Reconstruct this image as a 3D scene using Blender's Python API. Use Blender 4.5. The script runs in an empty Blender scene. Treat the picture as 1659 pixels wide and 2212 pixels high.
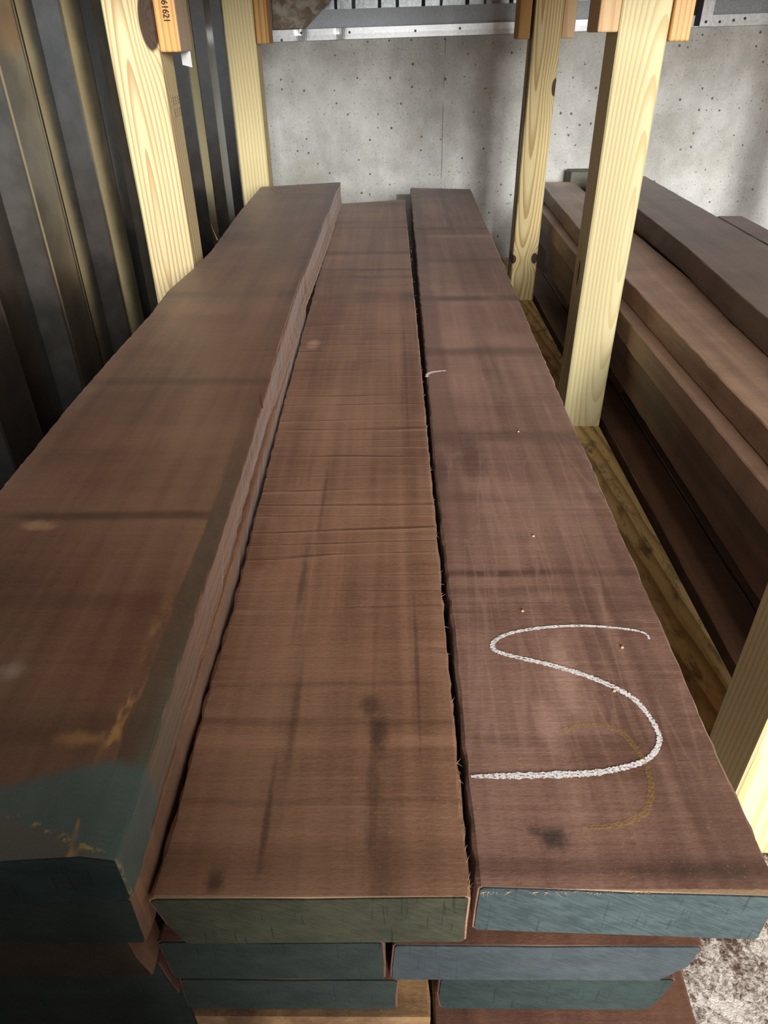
import bpy, bmesh, math, random
from mathutils import Vector, Matrix

SC = bpy.context.scene
COL = SC.collection
random.seed(7)

# ------------------------------------------------------------------ camera
CAM_R = ((0.9999108991633865, 0.003929739575361066, 0.012757385356653555),
         (0.008373251713418009, 0.5596573403291005, -0.8286818147344017),
         (-0.010396268081001945, 0.8287147992902186, 0.5595745696932275))
cam_d = bpy.data.cameras.new('camera')
cam = bpy.data.objects.new('camera', cam_d)
COL.objects.link(cam)
cam.matrix_world = Matrix.Translation((0, 0, 1.05)) @ Matrix(CAM_R).to_4x4()
cam_d.sensor_fit = 'VERTICAL'
cam_d.sensor_height = 36.0
cam_d.lens = 1534.0 / 2212.0 * 36.0
cam_d.clip_start = 0.01
SC.camera = cam

# ------------------------------------------------------------------ light
SC.view_settings.view_transform = 'Standard'
SC.view_settings.look = 'None'
SC.view_settings.gamma = 1.0
SC.view_settings.use_curve_mapping = False
SC.view_settings.exposure = -0.06

wd = bpy.data.worlds.new('daylight')
SC.world = wd
wd.use_nodes = True
wb = wd.node_tree.nodes['Background']
wb.inputs[0].default_value = (0.80, 0.90, 1.0, 1)
wb.inputs[1].default_value = 0.45

def area(name, loc, target, sx, sy, power, col):
    d = bpy.data.lights.new(name, 'AREA')
    d.shape = 'RECTANGLE'
    d.size, d.size_y, d.energy, d.color = sx, sy, power, col
    o = bpy.data.objects.new(name, d)
    COL.objects.link(o)
    o.location = loc
    o.rotation_euler = (Vector(target) - Vector(loc)).to_track_quat('-Z', 'Y').to_euler()
    return o
# daylight through the open shed doorway behind and to the right of the camera
area('doorway_daylight', (1.05, -4.2, 2.05), (0.2, 1.5, 0.7), 1.7, 1.5, 615, (1.0, 0.98, 0.945))

SC.cycles.use_denoising = True
SC.cycles.max_bounces = 6
SC.cycles.diffuse_bounces = 4
SC.cycles.sample_clamp_indirect = 6.0


# ------------------------------------------------------------------ node helpers
class NT:
    def __init__(s, name):
        s.mat = bpy.data.materials.new(name)
        s.mat.use_nodes = True
        s.t = s.mat.node_tree
        s.t.nodes.clear()
        s.out = s.t.nodes.new('ShaderNodeOutputMaterial')
        s.b = s.t.nodes.new('ShaderNodeBsdfPrincipled')
        s.t.links.new(s.b.outputs[0], s.out.inputs[0])
        g = s.t.nodes.new('ShaderNodeNewGeometry')
        s.pos = g.outputs['Position']
        s.nor = g.outputs['Normal']
        sp = s.t.nodes.new('ShaderNodeSeparateXYZ')
        s.t.links.new(s.pos, sp.inputs[0])
        s.x, s.y, s.z = sp.outputs
    def put(s, inp, v):
        if hasattr(v, 'is_linked') or hasattr(v, 'links'):
            s.t.links.new(v, inp)
        else:
            if isinstance(v, (tuple, list)) and len(v) == 3 and inp.type == 'RGBA':
                v = tuple(v) + (1,)
            inp.default_value = v
    def m(s, op, a, b=0.0, c=0.0):
        n = s.t.nodes.new('ShaderNodeMath')
        n.operation = op
        for i, v in enumerate((a, b, c)):
            s.put(n.inputs[i], v)
        return n.outputs[0]
    def add(s, a, b): return s.m('ADD', a, b)
    def mul(s, a, b): return s.m('MULTIPLY', a, b)
    def sub(s, a, b): return s.m('SUBTRACT', a, b)
    def vec(s, sc=(1, 1, 1), off=(0, 0, 0), src=None):
        n = s.t.nodes.new('ShaderNodeMapping')
        s.put(n.inputs['Vector'], src if src is not None else s.pos)
        n.inputs['Scale'].default_value = sc
        n.inputs['Location'].default_value = off
        return n.outputs[0]
    def comb(s, x, y, z):
        n = s.t.nodes.new('ShaderNodeCombineXYZ')
        for i, v in enumerate((x, y, z)):
            s.put(n.inputs[i], v)
        return n.outputs[0]
    def noise(s, v, scale=1.0, det=3.0, rough=0.55, dist=0.0):
        n = s.t.nodes.new('ShaderNodeTexNoise')
        s.put(n.inputs['Vector'], v)
        n.inputs['Scale'].default_value = scale
        n.inputs['Detail'].default_value = det
        n.inputs['Roughness'].default_value = rough
        n.inputs['Distortion'].default_value = dist
        return n.outputs[0]
    def voro(s, v, scale=1.0, dim='3D'):
        n = s.t.nodes.new('ShaderNodeTexVoronoi')
        n.voronoi_dimensions = dim
        s.put(n.inputs['Vector'], v)
        n.inputs['Scale'].default_value = scale
        return n.outputs['Distance'], n.outputs['Color']
    def step(s, v, lo, hi, a=0.0, b=1.0):
        n = s.t.nodes.new('ShaderNodeMapRange')
        n.interpolation_type = 'SMOOTHSTEP'
        s.put(n.inputs[0], v)
        for i, k in enumerate((lo, hi, a, b)):
            s.put(n.inputs[1 + i], k)
        return n.outputs[0]
    def mix(s, f, a, b, blend='MIX'):
        n = s.t.nodes.new('ShaderNodeMix')
        n.data_type = 'RGBA'
        n.blend_type = blend
        s.put(n.inputs[0], f)
        s.put(n.inputs[6], a)
        s.put(n.inputs[7], b)
        return n.outputs[2]
    def bump(s, h, strength=0.3, dist=0.002):
        n = s.t.nodes.new('ShaderNodeBump')
        n.inputs['Strength'].default_value = strength
        n.inputs['Distance'].default_value = dist
        s.put(n.inputs['Height'], h)
        s.t.links.new(n.outputs[0], s.b.inputs['Normal'])
    def fin(s, col, rough=0.7, metal=0.0, spec=0.4):
        s.put(s.b.inputs['Base Color'], col)
        s.put(s.b.inputs['Roughness'], rough)
        s.put(s.b.inputs['Metallic'], metal)
        s.put(s.b.inputs['Specular IOR Level'], spec)
        return s.mat
    def blob(s, x, y, rx, ry, wob=None):
        """1 inside an ellipse on the horizontal plane, soft edge"""
        dx = s.mul(s.sub(s.x, x), 1.0 / rx)
        dy = s.mul(s.sub(s.y, y), 1.0 / ry)
        d = s.m('SQRT', s.add(s.mul(dx, dx), s.mul(dy, dy)))
        if wob is not None:
            d = s.add(d, wob)
        return s.step(d, 1.35, 0.25)

def lin(r, g, b):
    f = lambda c: (c / 255 / 12.92) if c / 255 <= 0.04045 else ((c / 255 + 0.055) / 1.055) ** 2.4
    return (f(r), f(g), f(b))


# ------------------------------------------------------------------ materials
def hardwood(name, seed, dark, light, stains=(), saw=None, spots=(), marks=(), extra=None, ends=None, streak=0.5):
    """rough-sawn reddish brown hardwood, grain along Y, saw marks across"""
    n = NT(name)
    dark = tuple(c * 0.74 for c in dark); light = tuple(c * 0.77 for c in light)
    o = (seed * 3.17, seed * 1.31, seed * 2.23)
    g1 = n.noise(n.vec((55, 1.6, 55), o), 1, 4, 0.6, 0.4)
    g2 = n.noise(n.vec((13, 0.55, 13), o), 1, 3, 0.5, 0.6)
    bl = n.noise(n.vec((5, 8, 5), o), 1, 4, 0.6)
    cross = n.noise(n.vec((7, 190, 7), o), 1, 3, 0.6)
    fuzz = n.noise(n.vec((230, 420, 230), o), 1, 2, 0.7)
    f = n.add(n.add(n.mul(g1, 0.50), n.mul(g2, 0.52)), n.add(n.mul(bl, 0.60), n.mul(cross, 0.22)))
    f = n.add(f, n.mul(fuzz, 0.25))
    f = n.step(f, 0.70, 1.40)
    col = n.mix(f, dark, light)
    st = n.step(g2, 0.44, 0.30)
    col = n.mix(n.mul(st, streak), col, tuple(c * 0.52 for c in dark))
    pale = n.step(n.noise(n.vec((40, 2.2, 40), (o[0] + 5, o[1], o[2])), 1, 3, 0.6), 0.60, 0.75)
    col = n.mix(n.mul(pale, 0.28), col, tuple(min(1, c * 1.5) for c in light))
    wob = n.mul(n.sub(n.noise(n.vec((9, 9, 9), o), 1, 3), 0.5), 0.012)
    patch = n.step(n.noise(n.vec((9, 3, 9), (o[0] + 9, o[1], o[2])), 1, 3), 0.30, 0.55)
    for (y0, w, k) in stains:
        d = n.m('ABSOLUTE', n.add(n.sub(n.y, y0), wob))
        s_ = n.mul(n.mul(n.step(d, w, w * 0.15), abs(k)), n.add(n.mul(patch, 0.75), 0.25))
        col = n.mix(s_, col, tuple(c * 0.40 for c in dark) if k > 0 else tuple(min(1, c * 1.45) for c in light))
    wob2 = n.mul(n.sub(n.noise(n.vec((60, 30, 60), o), 1, 4, 0.7), 0.5), 1.8)
    for (x0, y0, rx, ry, c, k) in spots:
        col = n.mix(n.mul(n.blob(x0, y0, rx, ry, wob2), k), col, c)
    h = n.add(n.mul(cross, 0.5), n.add(n.mul(fuzz, 0.5), n.mul(g1, 0.3)))
    if saw:
        per, y0, y1, k = saw
        ph = n.add(n.add(n.mul(n.y, 1.0 / per), n.mul(n.x, -0.9)),
                   n.mul(n.noise(n.vec((2, 20, 2), o), 1, 2), 1.5))
        fr = n.m('FRACT', ph)
        line = n.mul(n.step(fr, 0.20, 0.02), n.step(cross, 0.30, 0.55))
        hi = n.step(fr, 0.80, 0.99)
        mask = n.mul(n.step(n.y, y0 - 0.15, y0 + 0.12), n.step(n.y, y1 + 0.5, y1 - 0.1))
        mask = n.mul(mask, n.step(n.noise(n.vec((5, 18, 5), (o[0], o[1] + 3, o[2])), 1, 3), 0.27, 0.55))
        mask = n.add(n.mul(mask, k), k * 0.10)
        col = n.mix(n.mul(line, mask), col, tuple(c * 0.45 for c in dark))
        col = n.mix(n.mul(n.mul(hi, mask), 0.4), col, tuple(min(1, c * 1.5) for c in light))
        h = n.add(h, n.mul(n.mul(line, mask), -2.0))
    if ends:
        yf, w = ends
        e = n.step(n.add(n.y, n.mul(n.sub(fuzz, 0.5), w * 1.6)), yf + w * 1.2, yf + w * 0.6)
        col = n.mix(n.mul(e, 0.55), col, lin(190, 158, 124))
    if extra:
        col = extra(n, col, o)
    fib = n.step(n.noise(n.vec((620, 380, 620), o), 1, 2, 0.8, 1.2), 0.60, 0.74)
    col = n.mix(n.mul(fib, 0.22), col, tuple(min(1, c * 1.9) for c in light))
    n.bump(h, 0.32, 0.0014)
    n.b.inputs['Sheen Weight'].default_value = 0.10
    n.b.inputs['Sheen Roughness'].default_value = 0.35
    return n.fin(col, n.add(0.38, n.mul(fuzz, 0.2)), 0, 0.5)

D1, L1c = lin(104, 66, 50), lin(160, 120, 98)

def left_extra(n, col, o):
    nz = n.noise(n.vec((70, 30, 70), o), 1, 4, 0.65)
    # dark weathered strip along the waney right edge
    xin = n.add(-0.1775, n.mul(n.sub(n.noise(n.vec((1, 9, 1), o), 1, 3), 0.5), 0.010))
    strip = n.mul(n.step(n.x, n.sub(xin, 0.0012), n.add(xin, 0.0012)), n.step(n.y, 0.95, 0.55))
    strip = n.mul(strip, n.step(n.nor_z, 0.30, 0.45))
    col = n.mix(n.mul(strip, 0.92), col, n.mix(nz, lin(66, 52, 42), lin(104, 84, 68)))
    face = n.step(n.nor_x, 0.45, 0.7)  # right-facing side painted lighter, as if catching the light
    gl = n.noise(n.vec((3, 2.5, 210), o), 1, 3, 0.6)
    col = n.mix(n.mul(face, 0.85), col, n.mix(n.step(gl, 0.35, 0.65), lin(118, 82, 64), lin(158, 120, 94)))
    # green end sealer that ran over onto the top
    yl = n.add(0.262, n.add(n.mul(n.sub(nz, 0.5), 0.012), n.mul(n.step(n.x, -0.26, -0.18), 0.020)))
    paint = n.step(n.y, n.add(yl, 0.008), n.sub(yl, 0.004))
    side = n.mul(n.step(n.x, -0.170, -0.160), n.step(n.y, 0.46, 0.25))
    col = n.mix(n.mul(side, 0.6), col, lin(92, 96, 78))
    g = n.mix(nz, lin(66, 86, 82), lin(98, 112, 106))
    col = n.mix(n.mul(paint, 0.93), col, g)
    # scraped corner with flaking ochre line
    ln = n.sub(n.y, n.add(0.2245, n.mul(n.sub(-0.165, n.x), 0.34)))
    ln = n.add(ln, n.mul(n.sub(nz, 0.5), 0.010))
    scrape = n.mul(n.step(ln, 0.001, -0.001), paint)
    col = n.mix(n.mul(scrape, 0.65), col, lin(104, 96, 84))
    fl = n.mul(n.step(n.m('ABSOLUTE', ln), 0.0035, 0.0005), n.step(n.noise(n.vec((160, 160, 160), o), 1, 2), 0.5, 0.62))
    col = n.mix(n.mul(n.mul(fl, paint), 0.8), col, lin(176, 150, 96))
    edge = n.mul(n.step(n.m('ABSOLUTE', n.sub(n.x, n.sub(xin, 0.006))), 0.008, 0.001), n.step(n.y, 0.48, 0.33))
    edge = n.mul(edge, n.step(n.noise(n.vec((60, 22, 60), (o[0] + 3, 0, 0)), 1, 3), 0.50, 0.62))
    return n.mix(n.mul(edge, 0.75), col, lin(196, 146, 88))

_old = NT.__init__
def _ni(s, name):
    _old(s, name)
    sp = s.t.nodes.new('ShaderNodeSeparateXYZ')
    s.t.links.new(s.nor, sp.inputs[0])
    s.nor_x, s.nor_y, s.nor_z = sp.outputs
NT.__init__ = _ni

def right_extra(n, col, o):
    # darker band along its left edge
    e = n.add(n.mul(n.sub(n.noise(n.vec((3, 6, 3), o), 1, 3), 0.5), 0.03), n.sub(n.x, 0.088))
    band = n.mul(n.step(e, 0.006, -0.006), n.step(n.y, 0.42, 0.75))
    col = n.mix(n.mul(band, 0.42), col, lin(92, 62, 52))
    # light cathedral figure streaks
    r = n.noise(n.vec((34, 3.0, 34), (o[0] + 1.7, o[1], o[2])), 1, 2, 0.5, 0.8)
    s_ = n.mul(n.step(n.m('ABSOLUTE', n.sub(r, 0.52)), 0.035, 0.0), n.mul(n.step(n.y, 0.25, 0.4), n.step(n.y, 0.95, 0.7)))
    col = n.mix(n.mul(s_, 0.22), col, lin(180, 146, 128))
    return col

M = {}
dk = lin(58, 42, 40)
M['mid'] = hardwood('hardwood_middle', 1.0, lin(122, 82, 62), lin(184, 140, 112),
    stains=[(2.40, .05, .5), (2.15, .03, .35), (2.08, .02, .5), (1.81, .03, .6), (1.66, .012, .7), (1.60, .02, .5), (1.46, .05, .75),
            (0.409, .004, .25), (0.371, .006, .32), (0.353, .010, -.35), (0.302, .004, .28), (0.258, .02, .3)],
    saw=(0.0262, 0.55, 1.15, 0.70),
    spots=[(-0.013, 0.357, .008, .022, dk, .75), (-0.015, 0.31, .006, .045, dk, .40), (-0.019, 0.389, .012, .012, dk, .6), (-0.090, 0.55, .0035, .07, dk, .5),
           (-0.081, 0.69, .003, .08, dk, .45), (-0.079, 0.371, .004, .08, dk, .45), (-0.088, 0.285, .003, .05, dk, .6), (-0.115, 0.243, .006, .009, dk, .7), (-0.009, 0.255, .010, .05, dk, .35),
           (-0.14, 0.575, .010, .012, lin(120, 70, 40), .5), (-0.138, 1.19, .012, .02, lin(205, 165, 140), .6),
           (0.02, 0.43, .002, .10, dk, .45), (0.021, 1.05, .003, .25, dk, .45)],
    ends=(0.2338, 0.0013), streak=0.35)
M['right'] = hardwood('hardwood_right', 2.0, lin(112, 76, 64), lin(182, 142, 124),
    stains=[(2.60, .14, .55), (2.08, .03, .5), (1.99, .03, -.45), (1.75, .03, .35), (1.455, .028, .7), (1.161, .03, .5),
            (0.85, .030, .45), (0.70, .015, .3), (0.558, .008, .75), (0.53, .01, .35), (0.353, .008, .25), (0.255, .012, .4)],
    saw=(0.0105, 0.4, 1.2, 0.22),
    spots=[(0.107, 0.2745, .011, .009, lin(52, 44, 46), .85), (0.095, 0.279, .005, .005, lin(60, 50, 48), .6), (0.20, 0.252, .05, .008, dk, .5),
           (0.10, 0.80, .02, .06, dk, .5), (0.06, 0.765, .012, .04, dk, .55), (0.15, 0.335, .035, .02, lin(88, 56, 44), .5),
           (0.145, 0.42, .012, .05, lin(205, 165, 148), .4), (0.12, 0.365, .010, .03, lin(205, 165, 148), .35)],
    extra=right_extra, ends=(0.2385, 0.0013), streak=0.4)
M['left'] = hardwood('hardwood_left', 3.0, lin(104, 66, 48), lin(152, 112, 86),
    stains=[(2.2, .12, .35), (1.81, .06, .3), (1.70, .10, .5), (1.26, .03, .5), (1.18, .04, -.3), (0.88, .02, .45), (0.562, .012, .65), (0.44, .015, .25), (0.31, .02, .3)],
    spots=[(-0.278, 0.362, .010, .010, lin(170, 145, 130), .55), (-0.336, 0.547, .018, .008, lin(186, 146, 106), .5), (-0.205, 0.302, .022, .007, lin(178, 132, 84), .6),
           (-0.30, 1.25, .05, .10, lin(140, 112, 88), .4), (-0.23, 1.55, .05, .12, dk, .3)],
    extra=left_extra, streak=0.35)
M['side'] = hardwood('hardwood_edge', 4.0, lin(120, 80, 58), lin(172, 128, 98), streak=0.4)
M['under'] = hardwood('hardwood_under', 5.0, lin(92, 58, 46), lin(140, 100, 80), streak=0.5)
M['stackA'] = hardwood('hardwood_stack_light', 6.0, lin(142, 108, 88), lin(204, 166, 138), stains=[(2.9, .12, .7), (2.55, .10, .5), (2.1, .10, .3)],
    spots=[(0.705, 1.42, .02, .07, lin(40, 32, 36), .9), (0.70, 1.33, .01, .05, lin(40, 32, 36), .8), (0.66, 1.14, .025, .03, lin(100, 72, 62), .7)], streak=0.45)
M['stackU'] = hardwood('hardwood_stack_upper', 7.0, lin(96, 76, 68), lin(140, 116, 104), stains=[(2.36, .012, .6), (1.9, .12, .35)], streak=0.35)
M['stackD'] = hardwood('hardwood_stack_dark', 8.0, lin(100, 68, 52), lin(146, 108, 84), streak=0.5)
M['bare'] = hardwood('bare_board', 9.0, lin(150, 110, 74), lin(205, 165, 118), spots=[(-0.12, .235, .03, .02, lin(70, 45, 35), .8), (-0.03, .235, .05, .012, lin(70, 45, 35), .6)], streak=0.6)

def pine(name, seed, base, late, cx, cy, knots=(), axis='Z', freq=150.0, tilt=(0.02, 0.03), dirt=None, rough=0.6):
    """softwood with growth rings about a pith line, so faces show cathedral figure"""
    n = NT(name)
    o = (seed * 2.3, seed * 1.7, seed * 0.9)
    if axis == 'Z':
        u, v, w = n.x, n.y, n.z
        wv = (4, 4, 1.1)
    else:
        u, v, w = n.x, n.z, n.y
        wv = (4, 1.1, 4)
    wob = n.noise(n.vec(wv, o), 1, 2, 0.5)
    wob2 = n.noise(n.vec(tuple(k * 3.0 for k in wv), o), 1, 2, 0.5)
    uu = n.add(n.sub(u, cx), n.add(n.mul(w, tilt[0]), n.mul(n.sub(wob, 0.5), 0.030)))
    vv = n.add(n.sub(v, cy), n.add(n.mul(w, tilt[1]), n.mul(n.sub(wob2, 0.5), 0.010)))
    r = n.m('SQRT', n.add(n.mul(uu, uu), n.mul(vv, vv)))
    kn = None
    for (ku, kw, ru, rw, face) in knots:
        a = n.mul(n.sub(u if face == 'U' else v, ku), 1 / ru)
        b = n.mul(n.sub(w, kw), 1 / rw)
        d = n.m('SQRT', n.add(n.mul(a, a), n.mul(b, b)))
        r = n.add(r, n.mul(n.m('EXPONENT', n.mul(d, -0.9)), 0.045))
        kk = n.step(d, 1.12, 0.92)
        kn = kk if kn is None else n.m('MAXIMUM', kn, kk)
    fr = n.m('FRACT', n.mul(r, freq))
    ring = n.mul(n.step(fr, 0.35, 0.93), n.step(fr, 1.0, 0.95))
    fine = n.noise(n.vec((260, 260, 5) if axis == 'Z' else (260, 5, 260), o), 1, 3, 0.6)
    big = n.noise(n.vec((7, 7, 1.5) if axis == 'Z' else (7, 1.5, 7), (o[0] + 4, o[1], o[2])), 1, 3)
    col = n.mix(n.mul(ring, 0.85), base, late)
    col = n.mix(n.mul(n.step(fine, 0.45, 0.75), 0.25), col, late)
    col = n.mix(n.mul(n.step(big, 0.45, 0.7), 0.25), col, tuple(c * 0.78 for c in base))
    if kn is not None:
        kc = n.mix(n.noise(n.vec((90, 90, 90), o), 1, 3), lin(30, 14, 10), lin(60, 32, 24))
        col = n.mix(n.mul(kn, 0.95), col, kc)
    if dirt:
        col = dirt(n, col, o)
    n.bump(n.add(n.mul(fine, 0.6), ring), 0.18, 0.0008)
    return n.fin(col, rough, 0, 0.3)

PB, PL = lin(222, 211, 165), lin(178, 146, 92)
M['post_fr'] = pine('pine_post_right', 1.0, PB, lin(200, 178, 126), 0.478, 1.615, freq=120, tilt=(-0.015, 0.085), knots=[(1.603, 0.604, .006, .028, 'V')])
M['post_near'] = pine('pine_post_near', 1.6, PB, lin(206, 176, 118), 0.40, 0.46, freq=110, tilt=(-0.02, 0.03))
M['post_fl'] = pine('pine_post_left', 2.0, lin(228, 210, 164), lin(172, 136, 86), -0.452, 1.545, freq=120, tilt=(0.012, 0.06), knots=[(-0.423, 1.070, .0165, .043, 'U')])
M['post_farl'] = pine('pine_post_far_left', 3.0, lin(222, 208, 160), lin(200, 176, 122), -0.33, 2.50, freq=100, tilt=(0.012, 0.01))
M['post_farr'] = pine('pine_post_far_right', 4.0, lin(226, 208, 156), lin(176, 142, 86), 0.452, 2.60, freq=120, tilt=(0.01, 0.05),
    knots=[(0.502, 0.905, .010, .024, 'U'), (0.418, 0.392, .013, .015, 'U'), (0.494, 0.395, .011, .018, 'U')],
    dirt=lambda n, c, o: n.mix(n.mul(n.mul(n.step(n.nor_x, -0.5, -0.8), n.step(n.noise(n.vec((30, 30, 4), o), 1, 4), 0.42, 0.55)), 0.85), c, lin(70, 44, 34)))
M['rail'] = pine('pine_rail', 5.0, lin(226, 198, 140), lin(164, 128, 78), 0.42, 0.10, axis='Y', freq=90,
    dirt=lambda n, c, o: n.mix(n.mul(n.step(n.noise(n.vec((45, 16, 45), o), 1, 5, 0.7), 0.46, 0.68), 0.75), c, lin(84, 64, 44)))
OB, OL = lin(218, 172, 108), lin(182, 126, 66)
M['cleat_o'] = pine('pine_cleat_orange', 6.0, OB, OL, -0.30, 1.46, freq=110, tilt=(0.01, 0.02), rough=0.4,
    dirt=lambda n, c, o: n.mix(n.mul(n.step(n.nor_x, 0.5, 0.8), 0.75), c, n.mix(n.noise(n.vec((120, 120, 3), o), 1, 3), lin(120, 100, 84), lin(200, 184, 164))))
M['cleat_l'] = pine('pine_cleat_pale', 7.0, lin(222, 190, 146), lin(204, 164, 118), 0.30, 1.50, freq=60)
M['cleat_t'] = pine('pine_cleat_tan', 8.0, lin(206, 160, 98), lin(160, 112, 60), 0.60, 1.50, freq=100)
M['brace'] = NT('weathered_board')
n = M['brace']
nz = n.noise(n.vec((22, 22, 22)), 1, 5, 0.65, 0.6)
M['brace'] = n.fin(n.mix(n.step(nz, 0.38, 0.62), lin(140, 122, 104), lin(196, 190, 176)), 0.85)

def sealer(name, seed, a, b, d=0.45):
    n = NT(name)
    o = (seed * 4.1, seed, seed * 2.7)
    n1 = n.noise(n.vec((26, 10, 40), o), 1, 5, 0.7)
    dia = n.noise(n.vec((130, 90, 560), o, src=n.comb(n.add(n.x, n.mul(n.z, 0.6)), n.y, n.add(n.z, n.mul(n.x, 0.55)))), 1, 3, 0.6)
    col = n.mix(n.step(n.add(n.mul(n1, 0.6), n.mul(dia, 0.5)), 0.40, 0.72), a, b)
    ver = n.step(n.noise(n.vec((330, 5, 26), o), 1, 2), 0.62, 0.72)
    col = n.mix(n.mul(ver, d), col, tuple(c * 0.5 for c in a))
    n.bump(n.add(dia, n.mul(ver, -0.6)), 0.3, 0.001)
    return n.fin(col, 0.6, 0, 0.3)
M['seal_teal'] = sealer('sealer_teal', 1, lin(47, 59, 61), lin(71, 84, 85))
M['seal_olive'] = sealer('sealer_olive', 2, lin(50, 52, 41), lin(72, 72, 57), 0.6)
M['seal_slate'] = sealer('sealer_slate', 3, lin(52, 60, 64), lin(68, 76, 80), 0.15)
M['seal_deep'] = sealer('sealer_deep', 4, lin(32, 44, 44), lin(48, 60, 58))
M['seal_dark'] = sealer('sealer_dark', 5, lin(38, 46, 44), lin(52, 60, 56), 0.2)
M['seal_brown'] = sealer('bare_end_brown', 6, lin(48, 40, 33), lin(70, 58, 46), 0.2)

# concrete
n = NT('concrete')
big = n.noise(n.vec((2.2, 2.2, 2.2)), 1, 5, 0.6)
med = n.noise(n.vec((14, 14, 10)), 1, 5, 0.65)
fin_ = n.noise(n.vec((130, 130, 130)), 1, 3, 0.7)
f = n.add(n.add(n.mul(big, 0.6), n.mul(med, 0.35)), n.mul(fin_, 0.25))
c = n.mix(n.step(f, 0.42, 0.80), lin(180, 180, 174), lin(232, 233, 230))
c = n.mix(n.mul(n.step(n.noise(n.vec((3, 3, 5), (7, 2, 1)), 1, 4), 0.55, 0.72), 0.35), c, lin(176, 166, 140))
vd, vc = n.voro(n.comb(n.x, n.z, 0.0), 24, '2D')
sepc = n.t.nodes.new('ShaderNodeSeparateColor'); n.t.links.new(vc, sepc.inputs[0])
pr_ = n.add(0.015, n.mul(n.mul(sepc.outputs[0], sepc.outputs[0]), 0.11))
pit = n.mul(n.step(n.add(vd, n.mul(n.sub(fin_, 0.5), 0.05)), n.mul(pr_, 1.15), n.mul(pr_, 0.7)), n.step(sepc.outputs[1], 0.45, 0.55))
c = n.mix(n.mul(pit, 0.85), c, lin(84, 80, 74))
vd2, vc2 = n.voro(n.comb(n.add(n.x, 3.1), n.z, 0.0), 62, '2D')
sc2 = n.t.nodes.new('ShaderNodeSeparateColor'); n.t.links.new(vc2, sc2.inputs[0])
pr2_ = n.add(0.03, n.mul(sc2.outputs[0], 0.11))
pit2 = n.mul(n.step(vd2, n.mul(pr2_, 1.2), n.mul(pr2_, 0.6)), n.step(sc2.outputs[1], 0.62, 0.72))
c = n.mix(n.mul(pit2, 0.7), c, lin(110, 105, 96))
sx = n.add(n.sub(n.x, 0.203), n.mul(n.sub(n.noise(n.vec((6, 6, 6)), 1, 3), 0.5), 0.012))
seam = n.mul(n.step(n.m('ABSOLUTE', sx), 0.0028, 0.0006), n.step(n.noise(n.vec((1, 1, 9)), 1, 3), 0.40, 0.56))
c = n.mix(n.mul(seam, 0.7), c, lin(110, 104, 94))
n.bump(n.add(n.add(n.mul(med, 0.5), n.mul(fin_, 0.3)), n.mul(n.add(pit, pit2), -0.8)), 0.35, 0.006)
M['concrete'] = n.fin(c, 0.85, 0, 0.25)

def galv(name, a, b, rough, metal=0.9, seed=0, sc=30, bs=0.25):
    n = NT(name)
    o = (seed, seed * 2.0, seed)
    nz = n.noise(n.vec((sc, sc, sc), o), 1, 4, 0.65)
    sm = n.noise(n.vec((4, 4, 1.2), o), 1, 3)
    col = n.mix(n.step(nz, 0.35, 0.65), a, b)
    n.bump(n.add(sm, n.mul(nz, 0.06 if bs > 0.2 else 0.01)), bs, 0.004)
    return n.fin(col, n.add(rough, n.mul(n.sub(nz, 0.5), 0.12)), metal, 0.5)
M['siding'] = galv('galvanised_siding', lin(138, 139, 136), lin(150, 150, 147), 0.24, 0.96, 1, 25, 0.12)
M['trim'] = galv('galvanised_trim', lin(222, 228, 234), lin(246, 248, 250), 0.36, 0.40, 2, 90)
M['girt'] = galv('galvanised_girt', lin(150, 156, 162), lin(172, 178, 184), 0.5, 0.5, 3, 140)
M['backpanel'] = galv('galvanised_back', lin(130, 135, 138), lin(170, 174, 177), 0.30, 0.75, 4, 60)
n = NT('dark_metal'); M['screw'] = n.fin(lin(70, 68, 66), 0.45, 0.8)
n = NT('black_seam'); M['black'] = n.fin(lin(22, 20, 26), 0.6)
n = NT('ink'); M['ink'] = n.fin(lin(42, 30, 24), 0.8)
n = NT('stamp_ink'); M['stamp'] = n.fin(lin(164, 150, 122), 0.8)
n = NT('clear_plastic'); M['plastic'] = n.fin(lin(186, 188, 190), 0.3, 0, 0.6)
n = NT('straw'); M['straw'] = n.fin(lin(150, 128, 92), 0.8)
n = NT('twig'); M['twig'] = n.fin(lin(44, 32, 26), 0.8)
n = NT('splinter'); M['splinter'] = n.fin(lin(206, 168, 132), 0.8)
n = NT('grey_timber'); nz = n.noise(n.vec((30, 30, 60)), 1, 4)
M['grey'] = n.fin(n.mix(nz, lin(96, 98, 88), lin(136, 136, 124)), 0.85)
n = NT('roof_sheet'); M['roof'] = n.fin(lin(96, 96, 92), 0.5, 0.3)

# ground: dark soil strewn with pale sawdust
n = NT('ground')
a = n.noise(n.vec((22, 22, 22)), 1, 5, 0.7)
b = n.noise(n.vec((170, 170, 170)), 1, 4, 0.7, 0.6)
d_, _ = n.voro(n.vec((110, 60, 80)), 1)
f = n.step(n.add(n.mul(a, 0.75), n.mul(b, 0.55)), 0.55, 0.78)
c = n.mix(f, lin(92, 70, 58), lin(222, 214, 208))
c = n.mix(n.mul(n.step(b, 0.36, 0.28), 0.7), c, lin(46, 34, 28))
n.bump(n.add(n.mul(b, 0.7), n.mul(d_, 0.4)), 0.5, 0.008)
M['ground'] = n.fin(c, 0.9, 0, 0.2)

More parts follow.
